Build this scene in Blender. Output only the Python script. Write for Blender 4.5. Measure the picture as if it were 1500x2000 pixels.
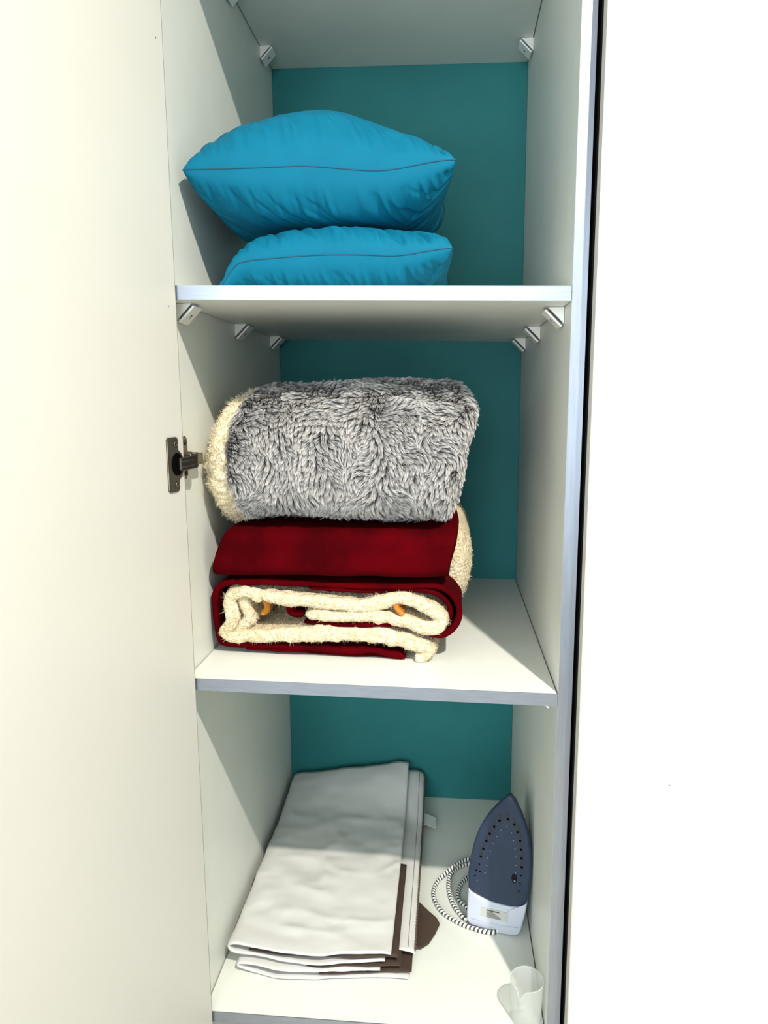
import bpy, bmesh, math, random
import numpy as np
from mathutils import Vector

for o in list(bpy.data.objects):
    bpy.data.objects.remove(o, do_unlink=True)
sc = bpy.context.scene
COL = sc.collection
rng = np.random.default_rng(7)
random.seed(7)

# ------------------------------------------------------------------ camera
CAM = np.array([0.35547, -0.88487, 0.89362])
YAW, PITCH, ROLL, FPX = -0.09277, -0.15757, -0.00622, 1371.588
def cam_axes():
    cy, sy, cp, sp = math.cos(YAW), math.sin(YAW), math.cos(PITCH), math.sin(PITCH)
    f = np.array([sy*cp, cy*cp, sp]); r = np.array([cy, -sy, 0.0]); u = np.cross(r, f)
    c, s = math.cos(ROLL), math.sin(ROLL)
    return c*r+s*u, -s*r+c*u, f
AR, AU, AF = cam_axes()
cd = bpy.data.cameras.new('camera')
cd.sensor_fit = 'VERTICAL'; cd.sensor_height = 24.0; cd.lens = FPX/2000*24.0
cd.clip_start = 0.02; cd.clip_end = 50
cam = bpy.data.objects.new('camera', cd); COL.objects.link(cam)
from mathutils import Matrix
cam.matrix_world = Matrix([[AR[i], AU[i], -AF[i], CAM[i]] for i in range(3)] + [[0, 0, 0, 1]])
sc.camera = cam
def ray(u, v):
    return AR*((u-750)/FPX) - AU*((v-1000)/FPX) + AF
def px(u, v, ax, val):            # pixel -> point where its ray meets the plane (axis ax) = val
    d = ray(u, v); s = (val-CAM[ax])/d[ax]
    return CAM+s*d
def pxplane(u, v, o, n):
    d = ray(u, v); s = np.dot(np.array(o)-CAM, n)/np.dot(d, n)
    return CAM+s*d

# ------------------------------------------------------------------ light and exposure
w = bpy.data.worlds.new('world'); sc.world = w; w.use_nodes = True
w.node_tree.nodes['Background'].inputs[0].default_value = (0.80, 0.92, 1.0, 1)
w.node_tree.nodes['Background'].inputs[1].default_value = 0.4
def light(name, kind, loc, energy, color, rot=(0, 0, 0), **kw):
    l = bpy.data.lights.new(name, kind); l.energy = energy; l.color = color
    for k, v in kw.items(): setattr(l, k, v)
    o = bpy.data.objects.new(name, l); COL.objects.link(o); o.location = loc; o.rotation_euler = rot
    return o
LAMP = (0.92, -1.14, 2.10)
light('lamp_light', 'AREA', LAMP, 73, (1.0, 0.93, 0.82), shape='DISK', size=0.055)
light('window_daylight', 'AREA', (-0.1, -2.52, 1.0), 52, (0.85, 0.94, 1.0), (math.radians(90), 0, 0),
      shape='RECTANGLE', size=1.5, size_y=1.4)
sc.view_settings.view_transform = 'Standard'
sc.view_settings.look = 'None'
sc.view_settings.gamma = 1.0
sc.view_settings.use_curve_mapping = False
sc.view_settings.exposure = 0.0

# ------------------------------------------------------------------ helpers
def lin(c):
    return tuple((x/12.92 if x <= .04045 else ((x+.055)/1.055)**2.4) for x in [v/255 for v in c])
def mat(name, rgb, rough=.6, metal=0., var=0., vscale=8., bump=0., bscale=200., sheen=0., rgb2=None, bdist=.001, spec=.5, stretch=(1, 1, 1), detail=4., coat=0.):
    m = bpy.data.materials.new(name); m.use_nodes = True
    nt = m.node_tree; b = nt.nodes['Principled BSDF']
    c = lin(rgb)
    b.inputs['Base Color'].default_value = (*c, 1)
    b.inputs['Roughness'].default_value = rough; b.inputs['Metallic'].default_value = metal
    b.inputs['Specular IOR Level'].default_value = spec
    if coat: b.inputs['Coat Weight'].default_value = coat
    if sheen:
        b.inputs['Sheen Weight'].default_value = sheen; b.inputs['Sheen Roughness'].default_value = .4
        b.inputs['Sheen Tint'].default_value = (*[min(1, x*1.6+.05) for x in c], 1)
    tc = nt.nodes.new('ShaderNodeTexCoord'); mp = nt.nodes.new('ShaderNodeMapping')
    mp.inputs['Scale'].default_value = stretch
    nt.links.new(tc.outputs['Object'], mp.inputs['Vector'])
    if var or rgb2:
        n = nt.nodes.new('ShaderNodeTexNoise'); n.inputs['Scale'].default_value = vscale; n.inputs['Detail'].default_value = detail
        nt.links.new(mp.outputs[0], n.inputs['Vector'])
        r = nt.nodes.new('ShaderNodeValToRGB')
        c2 = lin(rgb2) if rgb2 else tuple(max(0, x*(1-var)) for x in c)
        r.color_ramp.elements[0].position = .35; r.color_ramp.elements[1].position = .65
        r.color_ramp.elements[0].color = (*c2, 1); r.color_ramp.elements[1].color = (*c, 1)
        nt.links.new(n.outputs['Fac'], r.inputs[0]); nt.links.new(r.outputs[0], b.inputs['Base Color'])
    if bump:
        n2 = nt.nodes.new('ShaderNodeTexNoise'); n2.inputs['Scale'].default_value = bscale; n2.inputs['Detail'].default_value = 3
        nt.links.new(mp.outputs[0], n2.inputs['Vector'])
        bp = nt.nodes.new('ShaderNodeBump'); bp.inputs['Strength'].default_value = bump; bp.inputs['Distance'].default_value = bdist
        nt.links.new(n2.outputs['Fac'], bp.inputs['Height']); nt.links.new(bp.outputs[0], b.inputs['Normal'])
    return m
def attr_mat(name, attr, stops, rough=.8, sheen=0.):
    m = bpy.data.materials.new(name); m.use_nodes = True
    nt = m.node_tree; b = nt.nodes['Principled BSDF']; b.inputs['Roughness'].default_value = rough
    b.inputs['Sheen Weight'].default_value = sheen
    a = nt.nodes.new('ShaderNodeAttribute'); a.attribute_name = attr
    r = nt.nodes.new('ShaderNodeValToRGB')
    while len(r.color_ramp.elements) < len(stops): r.color_ramp.elements.new(.5)
    for e, (p, c) in zip(r.color_ramp.elements, stops):
        e.position = p; e.color = (*lin(c), 1)
    nt.links.new(a.outputs['Fac'], r.inputs[0]); nt.links.new(r.outputs[0], b.inputs['Base Color'])
    return m

OFF = {}
def thing(name, label, cat, loc, group=None, kind=None):
    o = bpy.data.objects.new(name, None); COL.objects.link(o); o.location = loc
    o.empty_display_size = .02
    if label: o['label'] = label
    if cat: o['category'] = cat
    if group: o['group'] = group
    if kind: o['kind'] = kind
    OFF[o] = np.array(loc, float)
    return o
def mesh(name, V, F, m, parent=None, smooth=False, label=None, kind=None):
    V = np.asarray(V, float)
    off = OFF[parent] if parent is not None else np.zeros(3)
    me = bpy.data.meshes.new(name)
    me.from_pydata((V-off).tolist(), [], [tuple(f) for f in F])
    if isinstance(m, (list, tuple)):
        for q in m: me.materials.append(q)
    else: me.materials.append(m)
    if smooth: me.polygons.foreach_set('use_smooth', [True]*len(me.polygons))
    me.update()
    o = bpy.data.objects.new(name, me); COL.objects.link(o)
    if parent is not None: o.parent = parent
    OFF[o] = off
    if label: o['label'] = label
    if kind: o['kind'] = kind
    return o
def fix(o):          # consistent outward normals
    bm = bmesh.new(); bm.from_mesh(o.data); bmesh.ops.recalc_face_normals(bm, faces=bm.faces); bm.to_mesh(o.data); bm.free()
    return o
def bevel(o, w, seg=2, ang=40):
    md = o.modifiers.new('bevel', 'BEVEL'); md.width = w; md.segments = seg; md.limit_method = 'ANGLE'; md.angle_limit = math.radians(ang)
    return o
BF = [(0, 3, 2, 1), (4, 5, 6, 7), (0, 1, 5, 4), (1, 2, 6, 5), (2, 3, 7, 6), (3, 0, 4, 7)]
def box_v(x0, x1, y0, y1, z0, z1):
    return np.array([(x0, y0, z0), (x1, y0, z0), (x1, y1, z0), (x0, y1, z0), (x0, y0, z1), (x1, y0, z1), (x1, y1, z1), (x0, y1, z1)], float)
def box(name, b, m, parent=None, tilt=0., bev=0., **kw):
    V = box_v(*b); V[:, 2] += tilt*V[:, 0]/.5
    o = mesh(name, V, BF, m, parent, **kw)
    if bev: bevel(o, bev)
    return o
def obox(name, o, ax, ay, az, m, parent, bev=0., **kw):   # box from corner o along three edge vectors
    o, ax, ay, az = map(np.array, (o, ax, ay, az))
    V = [o, o+ax, o+ax+ay, o+ay, o+az, o+ax+az, o+ax+ay+az, o+ay+az]
    ob = fix(mesh(name, V, BF, m, parent, **kw))
    if bev: bevel(ob, bev)
    return ob
def grid_faces(n, k, wrap_n=False, wrap_k=False):          # index i*k+j
    F = []
    for i in range(n if wrap_n else n-1):
        for j in range(k if wrap_k else k-1):
            a, b = i, (i+1) % n; c, d = j, (j+1) % k
            F.append((a*k+c, b*k+c, b*k+d, a*k+d))
    return F
def h3(i, j, k):
    n = (i*374761393+j*668265263+k*2147483647+12345) & 0xffffffff
    n = ((n ^ (n >> 13))*1274126177) & 0xffffffff
    n = ((n ^ (n >> 15))*2246822519) & 0xffffffff
    return ((n ^ (n >> 16)) & 0xffff)/32767.5-1
def noise(P, seed=0):                                       # value noise in [-1,1]
    P = np.asarray(P, float)+seed*17.31
    I = np.floor(P).astype(np.int64); f = P-I; f = f*f*f*(f*(f*6-15)+10)
    r = 0
    for a in (0, 1):
        for b in (0, 1):
            for c in (0, 1):
                wgt = (f[..., 0] if a else 1-f[..., 0])*(f[..., 1] if b else 1-f[..., 1])*(f[..., 2] if c else 1-f[..., 2])
                r = r+wgt*h3(I[..., 0]+a, I[..., 1]+b, I[..., 2]+c)
    return r
def fbm(P, seed=0, oct=3):
    s = 0; a = 1.
    for i in range(oct):
        s = s+a*noise(np.asarray(P)*2**i, seed+i*3); a *= .5
    return s
def smooth(a, b, x):
    t = np.clip((x-a)/(b-a), 0, 1); return t*t*(3-2*t)
def smin(a, b, k):
    h = np.clip(.5+.5*(b-a)/k, 0, 1); return b*(1-h)+a*h-k*h*(1-h)
def catmull(P, n):
    P = np.asarray(P, float)
    Q = np.vstack([2*P[0]-P[1], P, 2*P[-1]-P[-2]]); out = []
    m = len(P)-1
    for s in np.linspace(0, m-1e-9, n):
        i = int(s); t = s-i
        p0, p1, p2, p3 = Q[i:i+4]
        out.append(.5*(2*p1+(p2-p0)*t+(2*p0-5*p1+4*p2-p3)*t*t+(3*p1-p0-3*p2+p3)*t**3))
    return np.array(out)
def resample(P, n):
    d = np.r_[0, np.cumsum(np.linalg.norm(np.diff(P, axis=0), axis=1))]
    s = np.linspace(0, d[-1], n)
    return np.stack([np.interp(s, d, P[:, i]) for i in range(P.shape[1])], 1)
def tube(name, P, r, m, parent, sides=8, closed=False, attr=None, **kw):
    P = np.asarray(P, float); n = len(P)
    T = (np.roll(P, -1, 0)-np.roll(P, 1, 0)) if closed else np.gradient(P, axis=0)
    T /= np.linalg.norm(T, axis=1)[:, None]+1e-12
    nrm = np.cross(T[0], (0, 0, 1.)); 
    if np.linalg.norm(nrm) < .1: nrm = np.cross(T[0], (1., 0, 0))
    N = []
    for t in T:
        nrm = nrm-t*np.dot(nrm, t); nrm = nrm/np.linalg.norm(nrm); N.append(nrm)
    N = np.array(N); B = np.cross(T, N)
    a = np.linspace(0, 2*np.pi, sides, endpoint=False)
    rr = np.broadcast_to(np.asarray(r, float), (n,))
    V = P[:, None]+rr[:, None, None]*(N[:, None]*np.cos(a)[None, :, None]+B[:, None]*np.sin(a)[None, :, None])
    F = grid_faces(n, sides, closed, True)
    if not closed:
        F.append(tuple(range(sides))); F.append(tuple((n-1)*sides+i for i in reversed(range(sides))))
    o = mesh(name, V.reshape(-1, 3), F, m, parent, smooth=True, **kw)
    if attr is not None:
        d = np.r_[0, np.cumsum(np.linalg.norm(np.diff(P, axis=0), axis=1))]
        val = attr(d[:, None], a[None, :]).astype(np.float32).ravel()
        at = o.data.attributes.new('pattern', 'FLOAT', 'POINT'); at.data.foreach_set('value', val)
    return fix(o)
def extrude_poly(name, pts, vec, m, parent, bev=0., **kw):  # planar polygon thickened along vec
    pts = np.array(pts, float); n = len(pts); vec = np.array(vec, float)
    V = np.vstack([pts, pts+vec])
    F = [tuple(range(n)), tuple(reversed(range(n, 2*n)))]+[(i, i+n, (i+1) % n+n, (i+1) % n) for i in range(n)]
    o = fix(mesh(name, V, F, m, parent, **kw))
    if bev: bevel(o, bev)
    return o
def disc_pts(c, u, v, r, n=20, r2=None):
    a = np.linspace(0, 2*np.pi, n, endpoint=False)
    return np.array(c)+np.outer(np.cos(a)*r, u)+np.outer(np.sin(a)*(r2 or r), v)

# ------------------------------------------------------------------ materials
M = {}
M['wall'] = mat('wall_paint', (164, 174, 178), .9, var=.03, vscale=3, bump=.1, bscale=90)
M['ceil'] = mat('ceiling_paint', (240, 240, 238), .9, var=.02, vscale=2)
M['floor'] = mat('floor_laminate', (206, 200, 188), .45, rgb2=(190, 182, 168), vscale=5, stretch=(1, 8, 1))
M['panel'] = mat('melamine_white', (222, 225, 218), .42, var=.035, vscale=14, bump=.06, bscale=900, bdist=.0004)
M['door'] = mat('door_melamine', (200, 199, 191), .45, var=.02, vscale=6, bump=.05, bscale=800, bdist=.0004)
M['ndoor'] = mat('neighbour_door_white', (244, 243, 240), .4, var=.01, vscale=5)
M['beige'] = mat('door_edge_tape', (205, 200, 190), .5, var=.1, vscale=60)
M['edge'] = mat('silver_edge_band', (160, 167, 180), .35, metal=.9, var=.10, vscale=30, stretch=(1, 6, 12), bump=.12, bscale=300, bdist=.0003)
M['edgev'] = mat('silver_edge_band_upright', (160, 167, 180), .35, metal=.9, var=.10, vscale=30, stretch=(12, 6, .6), bump=.12, bscale=300, bdist=.0003)
M['gapshade'] = mat('gap_shade_side', (30, 29, 28), .8, spec=.1)
M['edgeshade'] = mat('door_edge_shade_line', (128, 122, 106), .7)
M['back'] = mat('teal_hardboard', (40, 118, 119), .6, spec=.25, rgb2=(37, 110, 112), vscale=6, bump=.12, bscale=500, bdist=.0005)
M['plastic'] = mat('white_plastic', (235, 235, 230), .35)
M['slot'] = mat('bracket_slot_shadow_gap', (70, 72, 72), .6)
M['metal'] = mat('nickel_hinge', (120, 112, 98), .28, metal=.95, var=.15, vscale=60)
M['dmetal'] = mat('dark_steel', (62, 58, 52), .35, metal=.9)
M['nub'] = mat('scuff_mark', (70, 66, 60), .8)
M['pillow'] = mat('turquoise_cotton', (3, 101, 130), .7, spec=.12, var=.07, vscale=25, bump=.22, bscale=1400, bdist=.0004, sheen=.03)
M['seam'] = mat('turquoise_seam', (2, 66, 92), .7)
M['fleece'] = mat('burgundy_fleece', (82, 1, 7), .95, spec=.03, rgb2=(58, 1, 5), vscale=14, bump=.5, bscale=900, sheen=.0, bdist=.0008)
M['sherpa'] = mat('cream_sherpa', (236, 224, 196), .95, rgb2=(208, 190, 152), vscale=190, bump=1., bscale=300, bdist=.005, sheen=.05, spec=.1)
M['sherpa2'] = mat('cream_sherpa_trim', (242, 232, 204), .95, rgb2=(216, 200, 164), vscale=150, bump=1., bscale=240, bdist=.005, sheen=.05, spec=.1)
M['ochre'] = mat('ochre_fleece_print', (190, 122, 40), .95, bump=.9, bscale=330, bdist=.003)
M['fur'] = attr_mat('frosted_plush', 'tip', [(0, (34, 32, 33)), (.42, (78, 76, 77)), (.74, (186, 184, 182)), (1, (250, 247, 243))], .8, .1)
M['furbase'] = mat('plush_backing', (66, 64, 68), .95)
M['cotton'] = mat('white_cotton', (208, 208, 205), .8, var=.03, vscale=10, bump=.2, bscale=1500, bdist=.0004, sheen=.1)
M['brown'] = mat('brown_lining', (66, 50, 40), .8, var=.2, vscale=30, bump=.2, bscale=1200, bdist=.0004)
M['stitch'] = mat('hem_thread', (92, 78, 70), .8)
M['tag'] = mat('care_label_satin', (214, 220, 216), .5)
M['sole'] = mat('slate_nonstick', (41, 54, 76), .45, spec=.3, var=.12, vscale=40, bump=.05, bscale=700, bdist=.0003)
M['dimpleshade'] = mat('slate_dimple_shade', (24, 31, 44), .3)
M['hole'] = mat('steam_hole_black', (4, 4, 6), .8, spec=.05)
M['dot'] = mat('dimple_dot', (120, 134, 150), .3)
M['ironw'] = mat('iron_white_plastic', (192, 198, 212), .3)
M['irong'] = mat('iron_grey_plastic', (96, 104, 118), .4)
M['sticker'] = mat('rating_sticker', (186, 188, 182), .5)
M['ink'] = mat('rating_print', (112, 108, 100), .6)
M['inkd'] = mat('rating_print_bold', (74, 72, 68), .6)
M['cord'] = attr_mat('braided_cord', 'pattern', [(0, (60, 62, 64)), (.42, (70, 72, 74)), (.55, (232, 232, 228)), (1, (240, 240, 236))], .8)
def cup_mat():
    m = bpy.data.materials.new('frosted_cup_plastic'); m.use_nodes = True
    nt = m.node_tree; out = nt.nodes['Material Output']; b = nt.nodes['Principled BSDF']
    b.inputs['Base Color'].default_value = (.97, .98, .97, 1); b.inputs['Roughness'].default_value = .25
    tl = nt.nodes.new('ShaderNodeBsdfTranslucent'); tl.inputs[0].default_value = (.95, .96, .95, 1)
    tr = nt.nodes.new('ShaderNodeBsdfTransparent'); tr.inputs[0].default_value = (.96, .97, .96, 1)
    a = nt.nodes.new('ShaderNodeMixShader'); a.inputs[0].default_value = .55
    c = nt.nodes.new('ShaderNodeMixShader'); c.inputs[0].default_value = .62
    nt.links.new(b.outputs[0], a.inputs[1]); nt.links.new(tl.outputs[0], a.inputs[2])
    nt.links.new(a.outputs[0], c.inputs[1]); nt.links.new(tr.outputs[0], c.inputs[2])
    nt.links.new(c.outputs[0], out.inputs['Surface'])
    return m
M['cup'] = cup_mat()
M['glass'] = mat('window_glass', (225, 235, 240), .1)
mlamp = bpy.data.materials.new('lamp_glow'); mlamp.use_nodes = True
mlamp.node_tree.nodes['Principled BSDF'].inputs['Emission Color'].default_value = (1, .93, .8, 1)
mlamp.node_tree.nodes['Principled BSDF'].inputs['Emission Strength'].default_value = 8

# ------------------------------------------------------------------ room
RX0, RX1, RY0, RY1, RZ0, RZ1 = -1.5, 2.1, -2.6, .68, -.46, 2.22
def struct(name, b, m):
    o = box(name, b, m); o['kind'] = 'structure'; return o
struct('floor', (RX0-.1, RX1+.1, RY0-.1, RY1+.1, RZ0-.1, RZ0), M['floor'])
struct('ceiling', (RX0-.1, RX1+.1, RY0-.1, RY1+.1, RZ1, RZ1+.1), M['ceil'])
struct('wall_back', (RX0, RX1, RY1, RY1+.1, RZ0, RZ1), M['wall'])
struct('wall_left', (RX0-.1, RX0, RY0, RY1, RZ0, RZ1), M['wall'])
struct('wall_right', (RX1, RX1+.1, RY0, RY1, RZ0, RZ1), M['wall'])
wx0, wx1, wz0, wz1 = -.9, .7, .25, 1.75
V = []; F = []
for b in ((RX0, wx0, RY0-.1, RY0, RZ0, RZ1), (wx1, RX1, RY0-.1, RY0, RZ0, RZ1), (wx0, wx1, RY0-.1, RY0, RZ0, wz0), (wx0, wx1, RY0-.1, RY0, wz1, RZ1)):
    F += [tuple(i+len(V) for i in f) for f in BF]; V += box_v(*b).tolist()
wf = mesh('wall_front', V, F, M['wall']); wf['kind'] = 'structure'
wn = thing('window_1', None, None, (wx0, RY0-.06, wz0), kind='structure')
for b in ((wx0, wx0+.05, wz0, wz1), (wx1-.05, wx1, wz0, wz1), (wx0+.05, wx1-.05, wz0, wz0+.05), (wx0+.05, wx1-.05, wz1-.05, wz1), (-.125, -.075, wz0+.05, wz1-.05)):
    box('window_frame', (b[0], b[1], RY0-.07, RY0-.02, b[2], b[3]), M['plastic'], wn)
lp = thing('ceiling_lamp', 'small ceiling downlight on the ceiling before the wardrobe', 'lamp', (LAMP[0], LAMP[1], RZ1))
extrude_poly('lamp_base', disc_pts((LAMP[0], LAMP[1], RZ1-.02), (1, 0, 0), (0, 1, 0), .06, 28), (0, 0, .02), M['plastic'], lp)
extrude_poly('bulb', disc_pts((LAMP[0], LAMP[1], RZ1-.07), (1, 0, 0), (0, 1, 0), .025, 24), (0, 0, .05), mlamp, lp, bev=.008)

# ------------------------------------------------------------------ wardrobe
W, D = .5, .5965
Z1, Z2, ZT = 1.0378, .5203, 1.5418
T = .0176
D1, D2, D0, DT = -.0108, -.0063, .0004, -.0104
wr = thing('wardrobe', 'open white wardrobe with teal back and three shelves of bedding', 'wardrobe', (.25, .3, RZ0))
TOP = 1.98
box('side_panel', (-.018, 0, 0, D+.02, RZ0, TOP), M['panel'], wr, bev=.0006)
sp = box('side_panel', (W, W+.018, .0012, D+.02, RZ0, TOP), M['panel'], wr)
box('edge_band', (W+.0002, W+.0178, -.0002, .0008, RZ0+.001, TOP-.001), M['edgev'], sp, label='silver edge band on the front of the right side panel')
box('back_panel', (.0006, W-.0006, D, D+.006, RZ0+.06, TOP-.02), M['back'], wr, label='teal back panel')
box('top_panel', (.0006, W-.0006, .001, D-.001, TOP-.018, TOP), M['panel'], wr)
box('plinth', (.0006, W-.0006, .03, .046, RZ0, RZ0+.06), M['panel'], wr)
def shelf(z, d, y0=0., top=False):
    zz = z if not top else z+T
    s = box('shelf', (.0018, W-.0018, y0+.0016, D-.0006, zz-T, zz), M['panel'], wr, tilt=d)
    box('edge_band', (.0008, W-.0008, y0, y0+.0010, zz-T+.0002, zz-.0003), M['edge'], s, tilt=d, label='silver edge band')
    return s
shelf(ZT, DT, 0., True); shelf(Z1, D1); shelf(Z2, D2); shelf(0, D0); shelf(RZ0+.08, 0)

def bracket(side, y, z):
    """folding corner bracket: two cheeks, screw legs, diagonal snap cover"""
    L, wd = .021, .027
    sx = 1 if side == 'L' else -1
    x0 = 0. if side == 'L' else W
    f = lambda x, yy, zz: (x0+sx*(x+.0004), yy, z-zz-.0003)
    pts = [f(0, y, 0), f(L, y, 0), f(0, y, L)]
    br = extrude_poly('corner_bracket', pts, (0, wd, 0), M['plastic'], wr, bev=.0008)
    # snap cover, proud of the diagonal
    n = .0028
    e = .0016
    def dia(t, off, yy): # along the diagonal t 0..1, off = outward
        return np.array(f(L*(1-t)*1.12+off*.707+.000, yy, L*t*1.12+off*.707))
    cv = [dia(0.06, e, y-.0015), dia(.94, e, y-.0015), dia(.94, e+n, y-.0015), dia(.06, e+n, y-.0015)]
    cover = extrude_poly('cover', cv, (0, wd+.003, 0), M['plastic'], br, bev=.0006)
    gp = [dia(.15, -.0005, y+.002), dia(.85, -.0005, y+.002), dia(.85, e, y+.002), dia(.15, e, y+.002)]
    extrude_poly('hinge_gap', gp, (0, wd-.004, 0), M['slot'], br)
    m_ = dia(.5, e+n+.0001, y+wd*.5)
    uu = dia(.6, 0, 0)-dia(.5, 0, 0); uu /= np.linalg.norm(uu)
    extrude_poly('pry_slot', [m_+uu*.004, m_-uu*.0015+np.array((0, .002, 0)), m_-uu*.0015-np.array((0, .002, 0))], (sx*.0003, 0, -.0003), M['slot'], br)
for y in (.030, .282, .515): bracket('L', y, Z1-T)
for y in (.050, .288, .510): bracket('R', y, Z1-T+D1*.98)
for y in (.296, .503): bracket('L', y, ZT)
for y in (.28, .503): bracket('R', y, ZT+DT*.98)
bracket('L', .56, Z2-T)
for y in (.05, .3): bracket('R', y, Z2-T+D2*.98)

# open door on the left
EX, EY = .0137, -.004
ang = math.radians(10)
dv = np.array((-math.sin(ang), -math.cos(ang), 0)); dn = np.array((math.cos(ang), -math.sin(ang), 0)); dz = np.array((0, 0, 1.))
E0 = np.array((EX, EY, RZ0+.03))
dr = obox('door', E0, dv*.496, -dn*.018, dz*(TOP-RZ0-.034), M['door'], wr, bev=.0008, label='white wardrobe door standing open')
obox('edge_band', E0-dn*.0005+np.array((0, 0, .001)), dv*.0006, dn*.0007, dz*(TOP-RZ0-.036), M['edgeshade'], dr)  # thin strip whose colour stands in for the shade line between door and panel
def on_door(along, z, out=0.): return np.array((EX, EY, z))+dv*along+dn*out
# hinge
hz = px(350, 905, 1, -.01)[2]
hg_pts = [(.018, -.0345), (.037, -.0345), (.040, -.0315), (.040, .0315), (.037, .0345), (.018, .0345), (.0150, .031), (.0150, .018), (.0085, .0135), (.0045, .007), (.0035, -.002), (.0050, -.010), (.0095, -.0165), (.0150, -.0195), (.0150, -.031)]
hinge = extrude_poly('hinge', [on_door(a, hz+b, .0001) for a, b in hg_pts], dn*.0022, M['metal'], wr, bev=.0007, label='nickel concealed cup hinge joining door and panel')
extrude_poly('hinge_cup', [on_door(.0195+.0125*math.cos(t), hz+.0145*math.sin(t), .0024) for t in np.linspace(0, 2*math.pi, 26)[:-1]], dn*.0006, M['hole'], hinge)
for zz, aa in ((.0255, .022), (-.0255, .022)):
    c = on_door(aa, hz+zz, .003)
    tube('screw', disc_pts(c, dv, dz, .0030, 18), .0010, M['metal'], hinge, 6, closed=True)
    extrude_poly('screw', disc_pts(c-dn*.0006, dv, dz, .0022, 14), dn*.0006, M['hole'], hinge)
# arm from the cup into the cabinet: two nested channels
a0 = on_door(.021, hz-.0085, .004); a1 = np.array((.0195, .020, hz-.0085))
av = a1-a0; side = np.cross(av/np.linalg.norm(av), dz)
obox('hinge_arm', a0, av, side*.005, dz*.017, M['dmetal'], hinge, bev=.0018)
obox('hinge_arm', a0+dz*.0045+side*.0052, av*.7, side*.001, dz*.0012, M['metal'], hinge, bev=.0002)
obox('hinge_arm', a0+dz*.0115+side*.0052, av*.7, side*.001, dz*.0012, M['metal'], hinge, bev=.0002)
obox('hinge_link', a1+np.array((-.004, -.002, .001)), (.0075, .003, 0), (-.001, .007, 0), (0, 0, .0195), M['dmetal'], hinge, bev=.0014)
obox('hinge_arm', (.0005, .018, hz-.007), (.0155, 0, 0), (0, .045, 0), (0, 0, .016), M['metal'], hinge, bev=.002)
mp_pts = [(.022, -.020), (.030, -.025), (.038, -.020), (.040, -.008), (.058, -.008), (.058, .010), (.040, .012), (.040, .028), (.034, .033), (.026, .030), (.022, .012)]
plate = extrude_poly('mounting_plate', [(0.0002, y, hz+z) for y, z in mp_pts], (.0025, 0, 0), M['metal'], hinge, bev=.0006)
for zz in (.024, -.017):
    tube('screw', disc_pts((.003, .031, hz+zz), (0, 1, 0), (0, 0, 1), .0026, 14), .0009, M['dmetal'], hinge, 6, closed=True)
# small scuffs on door
for (u, v) in ((304, 73), (329, 598)):
    c = pxplane(u, v, E0, dn)
    extrude_poly('scuff_mark', disc_pts(c+dn*.00005, dv, dz, .0007, 8, .001), dn*.0002, M['nub'], dr)

# neighbouring closed unit on the right
nb = thing('wardrobe', 'closed white wardrobe unit right beside the open shelves', 'wardrobe', (.8, .3, RZ0))
NX = .5225
box('side_panel', (NX, NX+.018, .002, D+.02, RZ0, TOP), M['gapshade'], nb)  # near-black colour paints in the shade of the gap between the two units
box('side_panel', (NX+.482, NX+.5, .002, D+.02, RZ0, TOP), M['ndoor'], nb)
box('back_panel', (NX+.018, NX+.482, D, D+.006, RZ0, TOP), M['back'], nb)
box('top_panel', (NX+.018, NX+.482, .002, D-.001, TOP-.018, TOP), M['ndoor'], nb)
nd = box('door', (NX+.0006, NX+.497, -.031, -.0105, RZ0+.03, TOP-.004), M['ndoor'], nb, bev=.0012, label='plain white closed door')
# chipped edge tape on the door's hinge edge; overexposure glare shaped into its outline too
n = 150; zs = np.linspace(RZ0+.03, TOP-.004, n)
wob = np.abs(fbm(np.stack([zs*55, zs*0, zs*0], 1), 4, 3))*.0012
V = []; 
for i in range(n):
    V += [(NX-.0004, -.0108, zs[i]), (NX-.0004, -.0304-wob[i]*.6, zs[i]), (NX+.0006, -.0312-wob[i]*.6, zs[i]), (NX+.0006+wob[i], -.0312, zs[i])]
mesh('edge_tape', V, grid_faces(n, 4), M['beige'], nd, label='worn and glare-ragged beige tape on the door edge')
c = px(1307, 1534, 1, -.031)
extrude_poly('scuff_mark', disc_pts(c, (1, 0, 0), (0, 0, 1), .0011, 8), (0, -.0002, 0), M['nub'], nd)

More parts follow.
